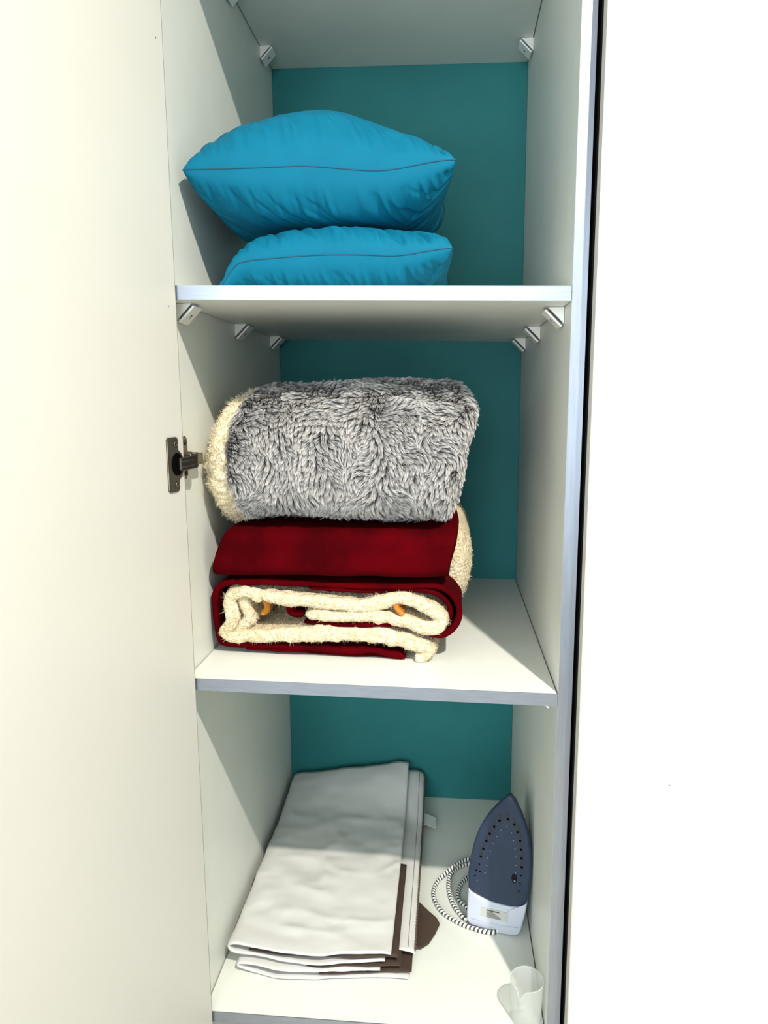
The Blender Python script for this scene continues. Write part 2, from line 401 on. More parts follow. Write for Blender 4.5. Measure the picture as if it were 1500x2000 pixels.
# ------------------------------------------------------------------ cushions
def cushion(name, label, cx, cy, a, b, Tu, Td, zseam, zmin, zmax, kpin, seed, rot=0., eu=(.42, .42), asym=0.):
    n = 220
    t = np.linspace(-1, 1, n); t = np.sin(t*np.pi/2)*.55+t*.45
    U, Vv = np.meshgrid(t, t, indexing='ij')
    X = a*U*(1-kpin*U*U*(1-Vv**2)); Y = b*Vv*(1-kpin*Vv*Vv*(1-U**2))
    rc = 1-.03*(U*U*Vv*Vv)**3; X = X*rc; Y = Y*rc
    cr, sr = math.cos(rot), math.sin(rot)
    gx, gy = cx+cr*X-sr*Y, cy+sr*X+cr*Y
    gx = np.maximum(gx, .0022)+.03*np.minimum(gx-.0022, 0)
    zs = zseam(U, Vv)
    base = ((1-U**2).clip(0)*(1-Vv**2).clip(0))
    de = np.minimum(1-np.abs(U), 1-np.abs(Vv))
    alongfront = np.where(1-np.abs(Vv) < 1-np.abs(U), U, Vv)
    obj = thing(name, label, 'cushion', (cx, cy, zmin), 'turquoise cushions on the shelf')
    rows = []
    for sgn, Tt in ((1, Tu), (-1, Td)):
        # gathers running away from the seam
        s1 = noise(np.stack([alongfront*13+sgn*de*7, de*2.2, 0*U+seed], -1), seed)
        s2 = noise(np.stack([alongfront*30+sgn*de*10, de*3.5, 0*U+seed+5], -1), seed+2)
        s3 = noise(np.stack([U*3+Vv, Vv*3-U, 0*U+sgn], -1), seed+9)
        s1 = -np.abs(s1)*1.3+.4
        n4 = noise(np.stack([alongfront*7+sgn*de*9+.2*noise(np.stack([U*5, Vv*5, 0*U], -1), seed+3), de*1.3, 0*U+sgn*3], -1), seed+14)
        s4 = -np.exp(-(n4/.11)**2)
        eU, eV = (eu if sgn > 0 else (.42, .42))
        eU = .45+(eU-.45)*smooth(-.6, .2, U)
        prof = (1-U**2).clip(0)**eU*(1-Vv**2).clip(0)**eV*(1-asym*smooth(.1, 1, U)*(sgn > 0))
        wr_ = (s1*.0060*np.exp(-((de-.20)/.22)**2)+s2*.0030*np.exp(-((de-.10)/.12)**2))*smooth(0, .05, de)+s4*.0026*np.exp(-((de-.17)/.15)**2)*smooth(0, .06, de)+s3*.002*smooth(.1, .5, de)
        z = zs+sgn*(Tt*prof+wr_)
        if sgn > 0: z = smin(z, zmax+0*z+.0008*s3, .012) if zmax else z
        else: z = -smin(-z, -zmin+0*z, .012) if zmin else z
        rows.append(z)
    topz = np.maximum(rows[0], rows[1]+.0002); botz = rows[1]
    if zmin < 1.1:                                      # rest on the slightly sloping shelf
        fl0 = Z1+D1*gx/.5+.0016; botz = np.maximum(botz, fl0); topz = np.maximum(topz, fl0+.0002)
    V1 = np.stack([gx, gy, topz], -1).reshape(-1, 3); V2 = np.stack([gx, gy, botz], -1).reshape(-1, 3)
    # weld outline
    edge = np.zeros((n, n), bool); edge[0] = edge[-1] = True; edge[:, 0] = edge[:, -1] = True
    mid = (topz+botz)/2
    V1[edge.ravel(), 2] = mid[edge]; V2[edge.ravel(), 2] = mid[edge]
    F1 = grid_faces(n, n); F2 = [tuple(reversed([i+n*n for i in f])) for f in F1]
    me = mesh('cover', np.vstack([V1, V2]), F1+F2, M['pillow'], obj, smooth=True)
    bm = bmesh.new(); bm.from_mesh(me.data); bmesh.ops.remove_doubles(bm, verts=bm.verts, dist=1e-6); bmesh.ops.recalc_face_normals(bm, faces=bm.faces); bm.to_mesh(me.data); bm.free()
    G = V1.reshape(n, n, 3)
    loop = np.vstack([G[:, 0], G[-1, 1:], G[-2::-1, -1], G[0, -2:0:-1]])
    tube('seam', loop, .0008, M['seam'], obj, 6, closed=True)
    return obj
def zlow(U, V):
    return 1.0790+.004*np.cos(U*3)+.012*smooth(.45, 1., U)-.034*smooth(-.72, -1., U)*smooth(.2, -.6, V)-.010*smooth(-.6, -1, U)+.004*V
def zup(U, V):
    return 1.190+.003*np.sin(U*2.2+.8)-.010*smooth(-.2, .45, U)+.012*smooth(.42, 1., U)+.012*(V+1)
cushion('cushion', 'flat turquoise cushion pressed beneath the plumper cushion',   .197, .215, .162, .175, .060, .070, zlow, Z1-.0045, 1.128, .05, 11, rot=.02, eu=(.40, .42))
cushion('cushion', 'plump turquoise cushion lying on top of a flatter cushion', .1775, .237, .180, .188, .106, .095, zup, 1.1285, None, .07, 23, rot=.05, eu=(.62, .42), asym=.18)

# ------------------------------------------------------------------ ribbon cloth
def ribbon(name, pts, th, y0, y1, m, parent, n=90, K=40, seed=1, amp=.0012, scale=30, smooth_pts=True, zf=None, yf=None, round_front=.5, **kw):
    """thick cloth strip: cross-section centre line in X-Z, run back along Y"""
    C = catmull(pts, n*3) if smooth_pts else np.asarray(pts, float)
    C = resample(C, n)
    Tn = np.gradient(C, axis=0); Tn /= np.linalg.norm(Tn, axis=1)[:, None]+1e-12
    Nn = np.stack([-Tn[:, 1], Tn[:, 0]], 1)
    s = np.linspace(0, 1, n)
    thv = np.broadcast_to(np.asarray(th, float), (n,))/2
    endr = np.sqrt(np.clip(1-(1-np.minimum(1, np.minimum(s, 1-s)*n/4.))**2, 0.06, 1))
    ring = np.vstack([C+Nn*(thv*endr)[:, None], (C-Nn*(thv*endr)[:, None])[::-1]])
    cen = np.vstack([C, C[::-1]]); R = 2*n
    ys = y0+(y1-y0)*np.linspace(0, 1, K)**1.6
    V = []
    for k in range(K):
        q = [.35, .75, .93][k] if k < 3 else 1.
        q = 1-(1-q)*round_front*2 if k < 3 else 1
        P2 = cen+(ring-cen)*q
        P = np.stack([P2[:, 0], np.full(R, ys[k]), P2[:, 1]], 1)
        if k < 3: P[:, 1] = y0+[0, .0012, .004][k]
        V.append(P)
    V = np.array(V)
    Np = np.vstack([Nn, -Nn[::-1]])
    nz = fbm(V*np.array((scale, scale, scale)), seed, 3)*amp
    V[..., 0] += nz*Np[None, :, 0]; V[..., 2] += nz*Np[None, :, 1]
    V[..., 1] += noise(V*np.array((22, 3, 22)), seed+5)*.004
    if yf is not None: V[..., 1] += yf(V)
    if zf is not None: V[..., 2] += zf(V)
    if parent.name.startswith('blanket'): V[..., 2] = np.maximum(V[..., 2], Z2+D2*V[..., 0]/.5+.0006)
    F = grid_faces(K, R, False, True)
    for i in range(n-1):
        F.append((i, i+1, R-2-i, R-1-i)); b = (K-1)*R; F.append((b+R-1-i, b+R-2-i, b+i+1, b+i))
    return fix(mesh(name, V.reshape(-1, 3), F, m, parent, smooth=True, **kw))
def pxs(L, Y): return [px(u, v, 1, Y)[[0, 2]] for u, v in L]
def slab(name, m, parent, xl, xr, yc, hy, zc, hz_, ez, ey, seed, amp, scale, nx=120, na=120, endr=.02, kw=None):
    """soft bundle: rounded profile in Y-Z swept along X, ends rounded; xl/xr may depend on height"""
    a = np.linspace(0, 2*np.pi, na, endpoint=False)
    ca, sa = np.cos(a), np.sin(a)
    py = np.sign(ca)*np.abs(ca)**(2/ey); pz = np.sign(sa)*np.abs(sa)**(2/ez)
    s = np.linspace(0, 1, nx); s = .5-.5*np.cos(s*np.pi)
    G = np.zeros((nx, na, 3))
    for i, t in enumerate(s):
        d = min(t, 1-t)*.35
        q = math.sqrt(max(0, 1-(1-min(1, d/endr))**2)) if d < endr else 1.
        q = .02+.98*q
        zz = zc(t)+hz_(t)*pz*q
        yy = yc+hy*py*(1-(1-q)*.35)
        G[i, :, 1] = yy; G[i, :, 2] = zz
        G[i, :, 0] = xl(zz)+(xr(zz)-xl(zz))*t
    return G
def close_slab(G):
    nx, na = G.shape[:2]
    F = grid_faces(nx, na, False, True)
    F.append(tuple(range(na))); F.append(tuple((nx-1)*na+i for i in reversed(range(na))))
    return F
def normals(G):
    du = np.gradient(G, axis=0); dv_ = (np.roll(G, -1, 1)-np.roll(G, 1, 1))
    N = np.cross(du, dv_); N /= np.linalg.norm(N, axis=-1)[..., None]+1e-12
    return N

# ------------------------------------------------------------------ burgundy blanket
YB = .10
bl = thing('blanket', 'burgundy fleece blanket with cream sherpa lining folded beneath the plush throw', 'blanket', (.2, .25, Z2-.004))
# upper folded slab
xl = lambda z: np.interp(z, [.62, .645, .68, .715, .74], [.020, .008, .018, .034, .045])
xr = lambda z: np.interp(z, [.62, .636, .655, .70, .74], [.352, .362, .361, .370, .376])
G = slab('fold', None, None, xl, xr, .265, .178, lambda t: .6755-.001*t, lambda t: .0405+0*t, 5, 5, 3, 0, 0, endr=.005)
N = normals(G)
ctr = np.array((.2, .265, .68)); sg = np.sign(((G-ctr)*N).sum(-1)).mean(); N *= 1 if sg > 0 else -1
G += N*(fbm(G*np.array((9, 9, 9)), 5, 3)*.0035)[..., None]
fix(mesh('fleece_fold', G.reshape(-1, 3), close_slab(G), M['fleece'], bl, smooth=True))
# sherpa side showing behind on the right
G = slab('s', None, None, lambda z: .06+0*z, lambda z: np.interp(z, [.55, .60, .66, .72, .76], [.383, .390, .394, .393, .385]), .315, .13, lambda t: .634, lambda t: .084+0*t, 3, 3, 3, 0, 0, endr=.03)
G += (fbm(G*np.array((60, 60, 60)), 8, 2)*.0015)[..., None]
fix(mesh('sherpa_lining', G.reshape(-1, 3), close_slab(G), M['sherpa'], bl, smooth=True, label='cream sherpa lining showing at the back'))
yb = .40
# outer red shell: top run, left side, bottom run
sh = pxs([(470, 1138), (440, 1140), (421, 1155), (419, 1185), (422, 1215), (428, 1243), (440, 1257), (500, 1262), (560, 1265), (620, 1268), (680, 1272), (725, 1271), (760, 1279), (792, 1283)], YB)
ribbon('fleece_layer', sh, .009, .098, yb, M['fleece'], bl, n=110, seed=21, amp=.001)
sh = pxs([(480, 1268), (560, 1272), (640, 1277), (700, 1281), (745, 1283), (785, 1289)], YB)
ribbon('fleece_layer', sh, .005, .101, yb, M['fleece'], bl, n=60, seed=22, amp=.0005)
# top red run curling round the right-hand fold
sh = pxs([(455, 1138), (520, 1138), (600, 1142), (700, 1147), (790, 1147), (850, 1148), (882, 1163), (897, 1190), (893, 1217), (873, 1238), (846, 1240), (800, 1226), (740, 1220), (660, 1221), (592, 1217)], YB)
ribbon('fleece_layer', sh, .009, .100, yb, M['fleece'], bl, n=130, seed=23, amp=.001)
sh = pxs([(600, 1150), (700, 1156), (770, 1155), (835, 1157), (866, 1172), (880, 1194), (876, 1215), (862, 1230)], YB)
ribbon('fleece_layer', sh, .007, .103, yb, M['fleece'], bl, n=90, seed=24, amp=.0008)
ribbon('fleece_layer', pxs([(564, 1185), (568, 1198), (580, 1203), (592, 1201)], YB), .012, .104, yb-.1, M['fleece'], bl, n=30, seed=25)
# sherpa layers
sh = pxs([(512, 1173), (497, 1162), (478, 1156), (457, 1159), (447, 1172), (452, 1192), (455, 1213), (446, 1226), (440, 1233), (452, 1243), (490, 1243), (560, 1240), (640, 1236), (720, 1239), (780, 1248), (820, 1259), (843, 1262)], YB)
thk = np.interp(np.linspace(0, 1, 150), [0, .1, .2, .3, .4, .6, .8, 1], [.014, .017, .019, .019, .018, .023, .025, .021])
ribbon('sherpa_lining', sh, thk, .094, yb, M['sherpa'], bl, n=150, seed=31, amp=.0022, scale=75)
sh = pxs([(478, 1157), (520, 1164), (560, 1170), (620, 1175), (680, 1181), (710, 1183), (745, 1176), (775, 1168), (800, 1170), (828, 1184), (855, 1199), (863, 1212), (852, 1226), (830, 1226), (790, 1213), (740, 1204), (680, 1203), (630, 1202), (597, 1198)], YB)
thk = np.interp(np.linspace(0, 1, 160), [0, .1, .5, .62, .75, 1], [.014, .019, .019, .020, .019, .016])
ribbon('sherpa_lining', sh, thk, .092, yb, M['sherpa'], bl, n=160, seed=32, amp=.0022, scale=75)
# drooping pocket on the left and the turned-down corner on the right
ribbon('sherpa_lining', pxs([(470, 1168), (478, 1190), (484, 1210), (470, 1226), (452, 1234)], YB), .018, .104, yb, M['sherpa'], bl, n=60, seed=33, amp=.002, scale=75)
ribbon('sherpa_lining', pxs([(790, 1252), (822, 1262), (838, 1268), (826, 1281), (812, 1284)], YB), .017, .090, .28, M['sherpa'], bl, n=60, seed=34, amp=.0018, scale=75)
ribbon('sherpa_lining', pxs([(850, 1262), (838, 1272), (824, 1283)], YB), .010, .097, .22, M['sherpa'], bl, n=40, seed=36, amp=.0015, scale=75)
ribbon('printed_patch', pxs([(500, 1172), (512, 1182), (516, 1196), (506, 1206)], YB), .009, .112, .3, M['ochre'], bl, n=40, seed=37, amp=.001, scale=75, label='ochre printed spot in the lining')
ribbon('printed_patch', pxs([(772, 1178), (778, 1190), (788, 1199)], YB), .008, .090, .2, M['ochre'], bl, n=30, seed=38, amp=.001, scale=75, label='ochre printed spot in the lining')

# ------------------------------------------------------------------ grey plush throw
th_ = thing('blanket', 'thick grey plush throw with cream sherpa edge folded on the burgundy blanket', 'blanket', (.2, .25, .72))
ZG = .8165
xl = lambda z: np.interp(z, [.70, .73, .82, .90, .93], [.044, .042, .040, .052, .060])
xr = lambda z: np.interp(z, [.70, .73, .78, .83, .85, .88, .90, .93], [.362, .366, .368, .372, .382, .393, .388, .372])
zc = lambda t: ZG+.003*np.sin(t*3)
hz_ = lambda t: .0965+.005*math.exp(-((t-.62)/.22)**2)-.002*(1-t)
G = slab('g', None, None, xl, xr, .255, .188, zc, hz_, 2.7, 2.9, 3, 0, 0, nx=130, na=180, endr=.022)
N = normals(G); ctr = np.array((.2, .25, ZG)); sg = np.sign(((G-ctr)*N).sum(-1)).mean(); N *= 1 if sg > 0 else -1
G += N*(fbm(G*np.array((14, 14, 14)), 41, 2)*.003)[..., None]
body = fix(mesh('plush_body', G.reshape(-1, 3), close_slab(G), M['furbase'], th_, smooth=True))
# sherpa edge rolling out on the left end
G2 = slab('c', None, None, lambda z: np.interp(z, [.68, .72, .80, .87, .92], [.030, .014, .003, .016, .042]), lambda z: .066+0*z, .262, .186, lambda t: .810-.006*(1-t), lambda t: .100+.004*(1-t), 2.4, 2.6, 3, 0, 0, nx=60, na=420, endr=.13)
N2 = normals(G2); ctr2 = np.array((.05, .262, .81)); sg = np.sign(((G2-ctr2)*N2).sum(-1)).mean(); N2 *= 1 if sg > 0 else -1
ruf = noise(G2*np.array((25, 70, 85)), 51)*.0022+noise(G2*np.array((70, 160, 180)), 53)*.0016-np.clip(np.abs(noise(G2*np.array((18, 60, 70)), 57)), 0, .12)*(-.018)
G2 += N2*ruf[..., None]
G2[..., 0] = np.maximum(G2[..., 0], .003)
SE = fix(mesh('sherpa_edge', G2.reshape(-1, 3), close_slab(G2), M['sherpa2'], th_, smooth=True, label='cream sherpa edge'))
# plush pile: tapered strands leaning and clumping together
def pile(G, N, count, seed):
    r = np.random.default_rng(seed)
    nx, na = G.shape[:2]
    # area weights
    A = np.linalg.norm(np.cross(np.roll(G, -1, 0)[:-1]-G[:-1], np.roll(G, -1, 1)[:-1]-G[:-1]), axis=-1)
    yn = N[:-1, :, 1]; zn = N[:-1, :, 2]
    wgt = A*np.where((G[:-1, :, 1] > .36) | (zn < -.93), .03, 1.)*np.where(G[:-1, :, 1] > .2, .35, 1)
    wgt = wgt.ravel()/wgt.sum()
    idx = r.choice(len(wgt), count, p=wgt)
    i, j = idx//na, idx % na; fu, fv = r.random(count), r.random(count)
    def bl_(Q):
        j2 = (j+1) % na
        return (Q[i, j]*((1-fu)*(1-fv))[:, None]+Q[i+1, j]*(fu*(1-fv))[:, None]+Q[i, j2]*((1-fu)*fv)[:, None]+Q[i+1, j2]*(fu*fv)[:, None])
    P = bl_(G); Nn = bl_(N); Nn /= np.linalg.norm(Nn, axis=1)[:, None]
    down = np.array((0, 0, -1.))-Nn*(-Nn[:, 2:3]); down = down+np.array((0, -.25, 0))
    sidev = np.cross(Nn, down); 
    swirl = fbm(P*np.array((20, 20, 26)), seed+1, 2)*1.3
    swirl2 = noise(P*np.array((60, 60, 60)), seed+4)*.8
    flow = down*np.cos(swirl+swirl2)[:, None]+sidev*np.sin(swirl+swirl2)[:, None]
    flow -= Nn*(flow*Nn).sum(1)[:, None]; flow /= np.linalg.norm(flow, axis=1)[:, None]+1e-9
    ln = .0130*(.7+.6*r.random(count))*(1+.35*smooth(.1, .7, -Nn[:, 2]))
    tip = P+Nn*(ln*.50)[:, None]+flow*(ln*.85)[:, None]
    # clumps: elongated cells, jittered
    warp = np.stack([noise(P*38, seed+11), noise(P*38, seed+12), noise(P*38, seed+13)], 1)*.006
    q = (P+warp)/np.array((.0062, .008, .0050))
    c = np.floor(q).astype(np.int64)
    key = c[:, 0]*73856093 ^ c[:, 1]*19349663 ^ c[:, 2]*83492791
    uq, inv = np.unique(key, return_inverse=True)
    cnt = np.bincount(inv)[:, None]
    ct = np.stack([np.bincount(inv, tip[:, k]) for k in range(3)], 1)/cnt
    ct += r.normal(0, .0020, ct.shape)
    lift = r.random(len(uq))**2*.0065
    tgt = ct[inv]+Nn*lift[inv][:, None]
    tip = tip*.46+tgt*.54
    mid = P+Nn*(ln*.40)[:, None]+flow*(ln*.25)[:, None]; mid = mid*.75+(P*.5+tip*.5)*.25
    wd = .00042*(.7+.6*r.random(count))
    dirv = tip-P; s_ = np.cross(dirv, r.normal(0, 1, (count, 3))); s_ /= np.linalg.norm(s_, axis=1)[:, None]+1e-9
    s_ *= wd[:, None]
    V = np.stack([P-Nn*.001-s_, P-Nn*.001+s_, mid-s_*.9, mid+s_*.9, tip], 1).reshape(-1, 3)
    b = np.arange(count)*5
    tv = r.random(count)*.25
    at = np.stack([tv*0, tv*0, .35+tv, .35+tv, .80+tv], 1).ravel()
    quads = np.stack([b, b+1, b+3, b+2], 1); tris = np.stack([b+2, b+3, b+4], 1)
    me = bpy.data.meshes.new('plush_pile')
    me.vertices.add(len(V)); me.vertices.foreach_set('co', (V-OFF[th_]).astype(np.float32).ravel())
    nl = count*7; me.loops.add(nl)
    lv = np.hstack([quads, tris]).ravel(); me.loops.foreach_set('vertex_index', lv.astype(np.int32))
    me.polygons.add(count*2)
    ls = np.stack([np.arange(count)*7, np.arange(count)*7+4], 1).ravel()
    me.polygons.foreach_set('loop_start', ls.astype(np.int32))
    me.update(calc_edges=True); me.validate()
    me.materials.append(M['fur'])
    a_ = me.attributes.new('tip', 'FLOAT', 'POINT'); a_.data.foreach_set('value', at.astype(np.float32))
    o = bpy.data.objects.new('plush_pile', me); COL.objects.link(o); o.parent = th_; o['kind'] = 'stuff'
    o['label'] = 'grey plush pile with frosted white tips'
    OFF[o] = OFF[th_]
pile(G, N, 290000, 61)

# short curly fibres of the sherpa
def fuzz(o, thing_, count, seed, m, ymax=.2, ln0=.0032, wd0=.00032):
    r = np.random.default_rng(seed); me = o.data; me.calc_loop_triangles()
    co = np.empty(len(me.vertices)*3, np.float32); me.vertices.foreach_get('co', co); co = co.reshape(-1, 3)+OFF[o]
    tr = np.empty(len(me.loop_triangles)*3, np.int32); me.loop_triangles.foreach_get('vertices', tr); tr = tr.reshape(-1, 3)
    A, B, C = co[tr[:, 0]], co[tr[:, 1]], co[tr[:, 2]]
    nn = np.cross(B-A, C-A); ar = np.linalg.norm(nn, axis=1)
    cy_ = (A[:, 1]+B[:, 1]+C[:, 1])/3
    wgt = ar*(cy_ < ymax); wgt = wgt/wgt.sum()
    i = r.choice(len(tr), count, p=wgt); a, b = r.random(count), r.random(count); fl_ = a+b > 1; a[fl_] = 1-a[fl_]; b[fl_] = 1-b[fl_]
    P = A[i]+(B[i]-A[i])*a[:, None]+(C[i]-A[i])*b[:, None]; Nn = nn[i]/(ar[i][:, None]+1e-12)
    ln = ln0*(.5+r.random(count))
    sw = np.stack([noise(P*260, seed+k) for k in range(3)], 1)
    tip = P+(Nn*.7+sw*1.0+r.normal(0, .25, (count, 3)))*ln[:, None]
    tip[:, 0] = np.maximum(tip[:, 0], .0012); tip[:, 2] = np.maximum(tip[:, 2], Z2+D2*tip[:, 0]/.5+.0006)
    s_ = np.cross(tip-P, r.normal(0, 1, (count, 3))); s_ /= np.linalg.norm(s_, axis=1)[:, None]+1e-9; s_ *= wd0
    V = np.stack([P-s_, P+s_, tip], 1).reshape(-1, 3)
    F = np.arange(count*3).reshape(-1, 3)
    return mesh('sherpa_fuzz', V, F.tolist(), m, thing_, kind='stuff')
for o_ in [c for c in bl.children if c.name.startswith('sherpa_lining')]:
    fuzz(o_, bl, 9000 if len(o_.data.vertices) > 9000 else 3500, 81, M['sherpa'], .24)
fuzz(SE, th_, 24000, 83, M['sherpa2'], .26, .0042, .0004)

# ------------------------------------------------------------------ folded white cloth
cl = thing('folded_cloth', 'white cotton cover with brown lining folded flat on the bottom shelf', 'cloth', (.15, .32, 0))
def zlift(V):
    x, y = V[..., 0], V[..., 1]
    return smooth(.44, .578, y)*(.012+.042*np.clip(x/.26, 0, 1.1))*np.clip(V[..., 2]/.03, .15, 1)
def crease(amp, seed):
    def f(V):
        P = V*np.array((8, 21, 0))
        c = -np.abs(noise(P+noise(V*np.array((9, 9, 0)), seed+3)[..., None]*.8, seed))
        return zlift(V)+amp*(c*1.0+.35*noise(V*np.array((30, 45, 0)), seed+1))*smooth(.002, .03, V[..., 2])*smooth(.08, .13, V[..., 1])
    return f
front = lambda off: (lambda V: (1-smooth(.08, .2, V[..., 1]))*(off-.012*np.sin(np.clip(V[..., 0]/.27, 0, 1)*math.pi)))
S = lambda L: L
ribbon('cotton_layer', [(.272, .041), (.20, .042), (.10, .043), (.035, .044), (.016, .041), (.012, .035), (.020, .029), (.05, .028), (.12, .0265), (.19, .026), (.262, .027)], .0042, .084, .574, M['cotton'], cl, n=150, K=90, seed=71, amp=.0006, zf=crease(.0052, 72), yf=front(0))
ribbon('brown_layer', [(.045, .0345), (.12, .0345), (.20, .0335), (.283, .0325)], .0036, .088, .31, M['brown'], cl, n=60, K=40, seed=73, amp=.0006, zf=zlift, yf=front(0))
ribbon('brown_layer', [(.14, .0205), (.22, .020), (.287, .0205)], .003, .089, .36, M['brown'], cl, n=50, K=40, seed=74, amp=.0005, zf=zlift, yf=front(-.003))
ribbon('cotton_layer', [(.255, .0158), (.17, .0165), (.08, .0172), (.040, .0165), (.028, .0125), (.034, .0085), (.06, .0045), (.085, .0035), (.13, .0045), (.20, .0045), (.27, .0045), (.300, .0045)], .0034, .081, .565, M['cotton'], cl, n=140, K=50, seed=75, amp=.0007, zf=zlift, yf=front(-.002))
ribbon('brown_layer', [(.16, .0105), (.22, .0105), (.304, .0108)], .0032, .086, .38, M['brown'], cl, n=60, K=40, seed=76, amp=.0006, zf=zlift, yf=front(-.002))
# hemmed strip peeping out on the right
hem = [(.255, .0255), (.28, .0250), (.300, .0225), (.307, .0190)]
hs = ribbon('hemmed_edge', hem, .0036, .115, .578, M['cotton'], cl, n=60, K=70, seed=77, amp=.0008, zf=lambda V: zlift(V)+.001*noise(V*np.array((10, 30, 0)), 5))
def hem_line(x, z, y0, y1, name, m, r, amp=0., fr=1):
    y = np.linspace(y0, y1, 220)
    P = np.stack([np.full(220, x)+amp*np.sin(y*fr), y, np.full(220, z)], 1)
    P[:, 2] += zlift(P)+.001*noise(P*np.array((10, 30, 0)), 5)
    tube(name, P, r, m, hs, 5)
hem_line(.2965, .0254, .12, .57, 'stitching', M['stitch'], .0004)
hem_line(.3075, .0205, .118, .57, 'overlock_stitching', M['stitch'], .0018, .0008, 900)
ribbon('brown_layer', [(.25, .013), (.29, .014), (.309, .014)], .004, .13, .57, M['brown'], cl, n=40, K=40, seed=78, amp=.0008, zf=zlift)
# brown corner flap on the shelf
fl = [px(u, v, 2, .006) for u, v in ((806, 1852), (822, 1851), (838, 1840), (850, 1822), (859, 1805), (853, 1795), (838, 1783), (818, 1766), (800, 1760))]
fl = np.array(fl); fl[:, 2] += [.004, .001, 0, 0, .002, .003, .004, .006, .006]
extrude_poly('corner_flap', fl, (0, 0, -.004), M['brown'], cl, bev=.0008, label='brown lining corner turned out')
# care tag
tg = [px(u, v, 2, .012) for u, v in ((816, 1591), (852, 1597), (851, 1616), (818, 1612))]
t_ = np.array(tg); t_[:, 2] += [.010, 0, -.002, .007]
extrude_poly('care_tag', t_, (0, 0, -.0008), M['tag'], cl, label='small pale care tag')
tube('care_tag', np.array([t_[0], t_[0]*.85+t_[1]*.15, t_[3]*.85+t_[2]*.15, t_[3]])+np.array((0, 0, .0006)), .0012, M['tag'], cl, 5)

# ------------------------------------------------------------------ steam iron
ir = thing('steam_iron', 'slate and white steam iron standing on its heel by the panel', 'iron', (.44, .24, 0))
iu = np.array((.968, -.25, 0)); iu /= np.linalg.norm(iu)
IO = np.array((.4405, .1910, 0.))
tiltv = np.array((iu[1]*-.06, iu[0]*.06, 1.)); tiltv /= np.linalg.norm(tiltv)
inn = np.cross(iu, tiltv); inn /= np.linalg.norm(inn)        # towards the viewer
if np.dot(inn, CAM-IO) < 0: inn = -inn
def ip(u, v, out=0.):
    p = pxplane(u, v, IO, inn)-np.array((.0042, 0, .0042)); return p+inn*out
right = [(1003, 1549), (1014, 1566), (1026, 1592), (1035, 1618), (1040, 1645), (1043, 1675), (1042, 1705), (1039, 1735), (1034, 1760)]
low = [(1030, 1765), (1020, 1768), (1005, 1768), (985, 1764), (962, 1757), (938, 1745), (925, 1737), (919, 1730)]
left = [(918, 1712), (920, 1690), (925, 1662), (933, 1633), (945, 1607), (962, 1582), (982, 1562), (997, 1550)]
def loft(name, P, rings, m, parent, **kw):   # rings: (scale about centroid, depth out)
    P = np.array(P); c = P.mean(0); n = len(P); V = []
    for s, d in rings: V.append(c+(P-c)*s+inn*d)
    V = np.vstack(V); k = len(rings)
    F = grid_faces(k, n, False, True); F.append(tuple((k-1)*n+i for i in range(n))); F.append(tuple(reversed(range(n))))
    return fix(mesh(name, V, F, m, parent, smooth=True, **kw))
r_ = resample(catmull([ip(*p) for p in right], 80), 40); l_ = resample(catmull([ip(*p) for p in left], 80), 40); w_ = resample(catmull([ip(*p) for p in low], 60), 30)
sole_out = np.vstack([r_, w_[1:], l_[1:]])
sole = loft('soleplate', sole_out, [(.90, -.020), (.985, -.012), (1.0, -.006), (.995, -.0025), (.97, -.0006), (.93, 0), (.5, .0004)], M['sole'], ir, label='slate grey soleplate with teardrop steam holes')
wlow = [(919, 1731), (917, 1760), (916, 1785), (918, 1797), (926, 1803), (948, 1811), (972, 1818), (998, 1823), (1013, 1824), (1020, 1819), (1026, 1800), (1031, 1780), (1034, 1762)]
wpts = np.vstack([resample(catmull([ip(*p) for p in wlow], 120), 70), w_[1:-1]])
heel = loft('heel_cover', wpts, [(.94, -.05), (.985, -.03), (1.0, -.008), (.995, -.003), (.975, -.001), (.93, -.0004), (.5, 0)], M['ironw'], ir, label='white plastic heel')
# rating sticker with print
def iquad(name, q, out, th, m, parent, **kw): return extrude_poly(name, [ip(*p, out) for p in q], inn*th, m, parent, **kw)
st = iquad('rating_sticker', [(944.5, 1767), (997, 1779), (996.5, 1797), (944, 1783)], .0003, .0004, M['sticker'], heel, label='grey rating sticker')
S0, Su, Sv = np.array((955.5, 1771.5)), np.array((28., 6.6)), np.array((-.4, 16.))
def srect(a0, a1, b0, b1): return [tuple(S0+Su*a+Sv*b*.9) for a, b in ((a0, b0), (a1, b0), (a1, b1), (a0, b1))]
iquad('rating_print', srect(0, .88, .0, .16), .0008, .0001, M['inkd'], heel)
for k, e in enumerate((.5, .62, .78, .92, 1.0, 1.0)):
    iquad('rating_print', srect(0, e, .25+.135*k, .33+.135*k), .0008, .0001, M['ink'], heel)
# moulded line below the sticker
tube('moulded_line', [ip(u, v, .0002) for u, v in ((925, 1789), (950, 1796), (980, 1803), (1018, 1808))], .0004, M['ironw'], heel, 5)
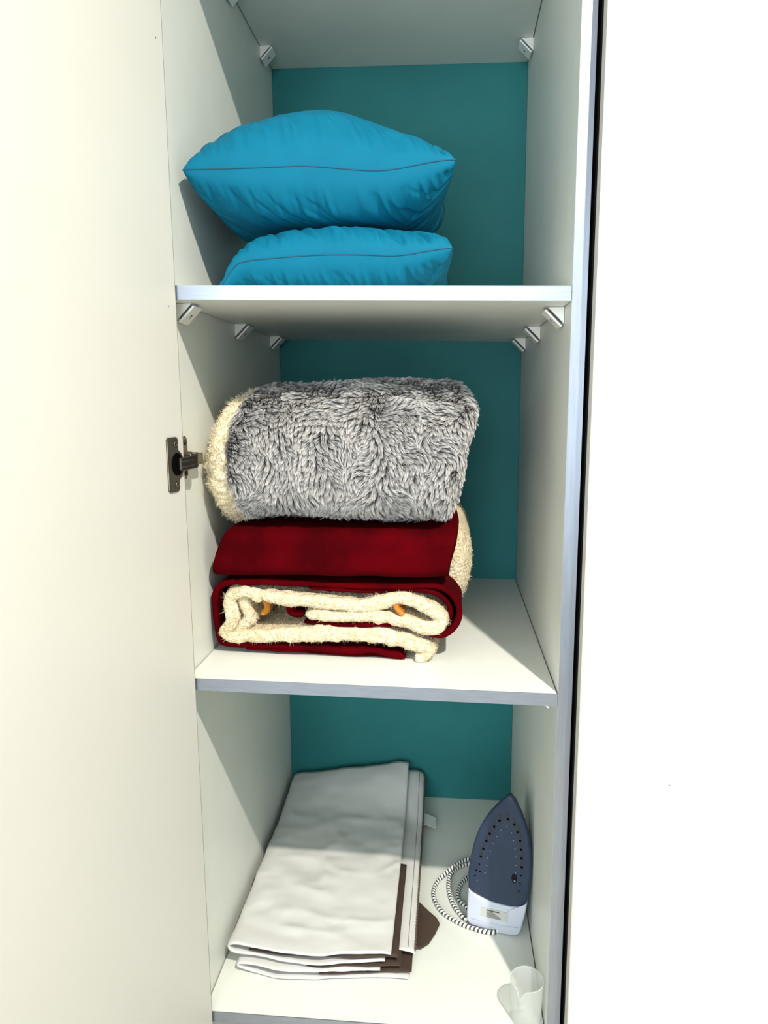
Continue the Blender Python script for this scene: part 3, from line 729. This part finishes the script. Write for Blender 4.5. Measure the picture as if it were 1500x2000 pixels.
# steam holes: flat teardrops, recess shade put into their colour, with a black port
Z7 = lambda x, y: (820+x/4.167, 1520+y/4.167)
holes = [(518, 618), (538, 555), (562, 492), (590, 430), (627, 376), (670, 325), (738, 314), (790, 357), (818, 419), (838, 492), (845, 562), (850, 634), (851, 705)]
upv = ip(980, 1600)-ip(980, 1640); upv /= np.linalg.norm(upv); riv = np.cross(upv, inn)
for (x, y) in holes:
    u, v = Z7(x, y); c = ip(u, v, .0003)
    a = np.linspace(0, 2*np.pi, 16, endpoint=False)
    P = [c+riv*(.0042*math.sin(t)*(.35+.65*(.5-.5*math.cos(t))) if True else 0)+upv*(.0030-.0070*(.5-.5*math.cos(t))+.0085*(.5+.5*math.cos(t))) for t in a]
    h = extrude_poly('steam_hole', P, inn*.0004, M['dimpleshade'], sole)
    extrude_poly('steam_port', disc_pts(c+inn*.0005, riv, upv, .0022, 12), inn*.0001, M['hole'], h)
for (x, y) in [(505, 680), (480, 730), (470, 775), (845, 775), (838, 838), (826, 900), (510, 740)]:
    u, v = Z7(x, y); extrude_poly('steam_port', disc_pts(ip(u, v, .0005), riv, upv, .0015, 10), inn*.0002, M['hole'], sole)
for (x, y) in [(595, 575), (617, 514), (648, 456), (683, 405), (729, 376), (768, 425), (785, 490), (797, 556), (802, 622), (803, 690), (800, 752), (565, 690), (575, 632), (552, 752), (488, 812)]:
    u, v = Z7(x, y); extrude_poly('dimple', disc_pts(ip(u, v, .0003), riv, upv, .0009, 10), inn*.0004, M['dot'], sole)
u, v = Z7(790, 797); extrude_poly('scorch_mark', disc_pts(ip(u, v, .0004), riv, upv, .0048, 16, .0085), inn*.0002, mat('scorch', (24, 20, 27), .7, spec=.1), sole)
u, v = Z7(793, 818); extrude_poly('dimple', disc_pts(ip(u, v, .0007), riv, upv, .0016, 12), inn*.0002, M['dot'], sole)
# upper body and handle behind the plate
c = sole_out.mean(0)
bodyp = c+(np.vstack([r_, wpts[:0].reshape(0, 3), w_[1:], l_[1:]])-c)*.9
loft('iron_body', bodyp+inn*-.02, [(.55, -.055), (.75, -.045), (.90, -.02), (1., 0)], M['ironw'], ir)
hb = [ip(985, 1600, -.05), ip(985, 1610, -.085), ip(983, 1650, -.105), ip(978, 1720, -.108), ip(975, 1780, -.095), ip(974, 1790, -.05)]
tube('handle', catmull(hb, 40), .013, M['irong'], ir, 14)
# braided cord
def fp(u, v, z): return px(u, v, 2, z)
cp = [(ip(992, 1812, -.03)), fp(968, 1819, .0042), fp(945, 1819, .0042), fp(918, 1811, .0042), fp(890, 1799, .0042), fp(866, 1783, .0042), fp(851, 1762, .0042), fp(847, 1742, .0042), fp(854, 1723, .0045), fp(868, 1708, .008), fp(884, 1694, .0118), fp(903, 1682, .0118), fp(922, 1677, .0118), fp(945, 1680, .010), fp(958, 1700, .008), fp(950, 1740, .006), fp(935, 1778, .0045), fp(913, 1795, .0045), fp(897, 1783, .0045), fp(884, 1763, .0045), fp(877, 1738, .0045), fp(878, 1715, .0045), fp(888, 1699, .0042), fp(905, 1690, .0042), fp(925, 1687, .0042), fp(938, 1700, .0042), fp(930, 1712, .0042), fp(915, 1714, .0042), fp(903, 1724, .0042), fp(895, 1741, .0042), fp(896, 1757, .0042), fp(908, 1769, .0042), fp(922, 1778, .0042), fp(945, 1772, .0045)]
CP = resample(catmull(cp, 1500), 1700)
tube('power_cord', CP, .0036, M['cord'], ir, 12, attr=lambda d, a: .5+.5*np.clip(3*np.sin(d*900+a)*1.0+1.2*np.sin(d*900-a)+.45, -1, 1), label='white and black braided power cord')

# ------------------------------------------------------------------ measuring cup
cu = thing('measuring_cup', 'small translucent plastic measuring cup with pouring notch standing on bottom shelf', 'cup', (.4655, .006, 0))
def cup():
    cx, cy, H, R0, R1, th = .4742, .0262, .066, .0210, .0240, .0011
    na, nz = 96, 40
    a = np.linspace(0, 2*np.pi, na, endpoint=False)
    sp = math.radians(242)
    da = (a-sp+np.pi) % (2*np.pi)-np.pi
    def wall(inset, z0):
        G = np.zeros((nz, na, 3))
        for k in range(nz):
            t = k/(nz-1); 
            rr = (R0+(R1-R0)*t)-inset
            beak = .0035*np.exp(-(da/.16)**2)*smooth(.35, 1, t)
            r = rr+beak
            hz = H-.012*np.exp(-(np.abs(da)/.20)**1.5)
            G[k, :, 0] = cx+r*np.cos(a); G[k, :, 1] = cy+r*np.sin(a); G[k, :, 2] = z0+(hz-z0)*t
        return G
    A = wall(0, .0006); B = wall(th, .0022)
    V = np.vstack([A[::-1].reshape(-1, 3), B.reshape(-1, 3)])
    # order: outer top->bottom, inner bottom->top ; build faces outer, base, inner, rim
    V = np.vstack([A.reshape(-1, 3), B.reshape(-1, 3)]); o = nz*na
    F = grid_faces(nz, na, False, True)
    F += [tuple(reversed([i+o for i in f])) for f in grid_faces(nz, na, False, True)]
    for j in range(na):
        j2 = (j+1) % na; t = (nz-1)*na
        F.append((t+j, t+j2, o+t+j2, o+t+j))
    F.append(tuple(reversed(range(na)))); F.append(tuple(o+j for j in range(na)))
    fix(mesh('cup_wall', V, F, M['cup'], cu, smooth=True))
    rim = A[-1]*.5+B[-1]*.5
    tube('rim', rim+np.array((0, 0, .0002)), .0010, M['cup'], cu, 6, closed=True)
cup()
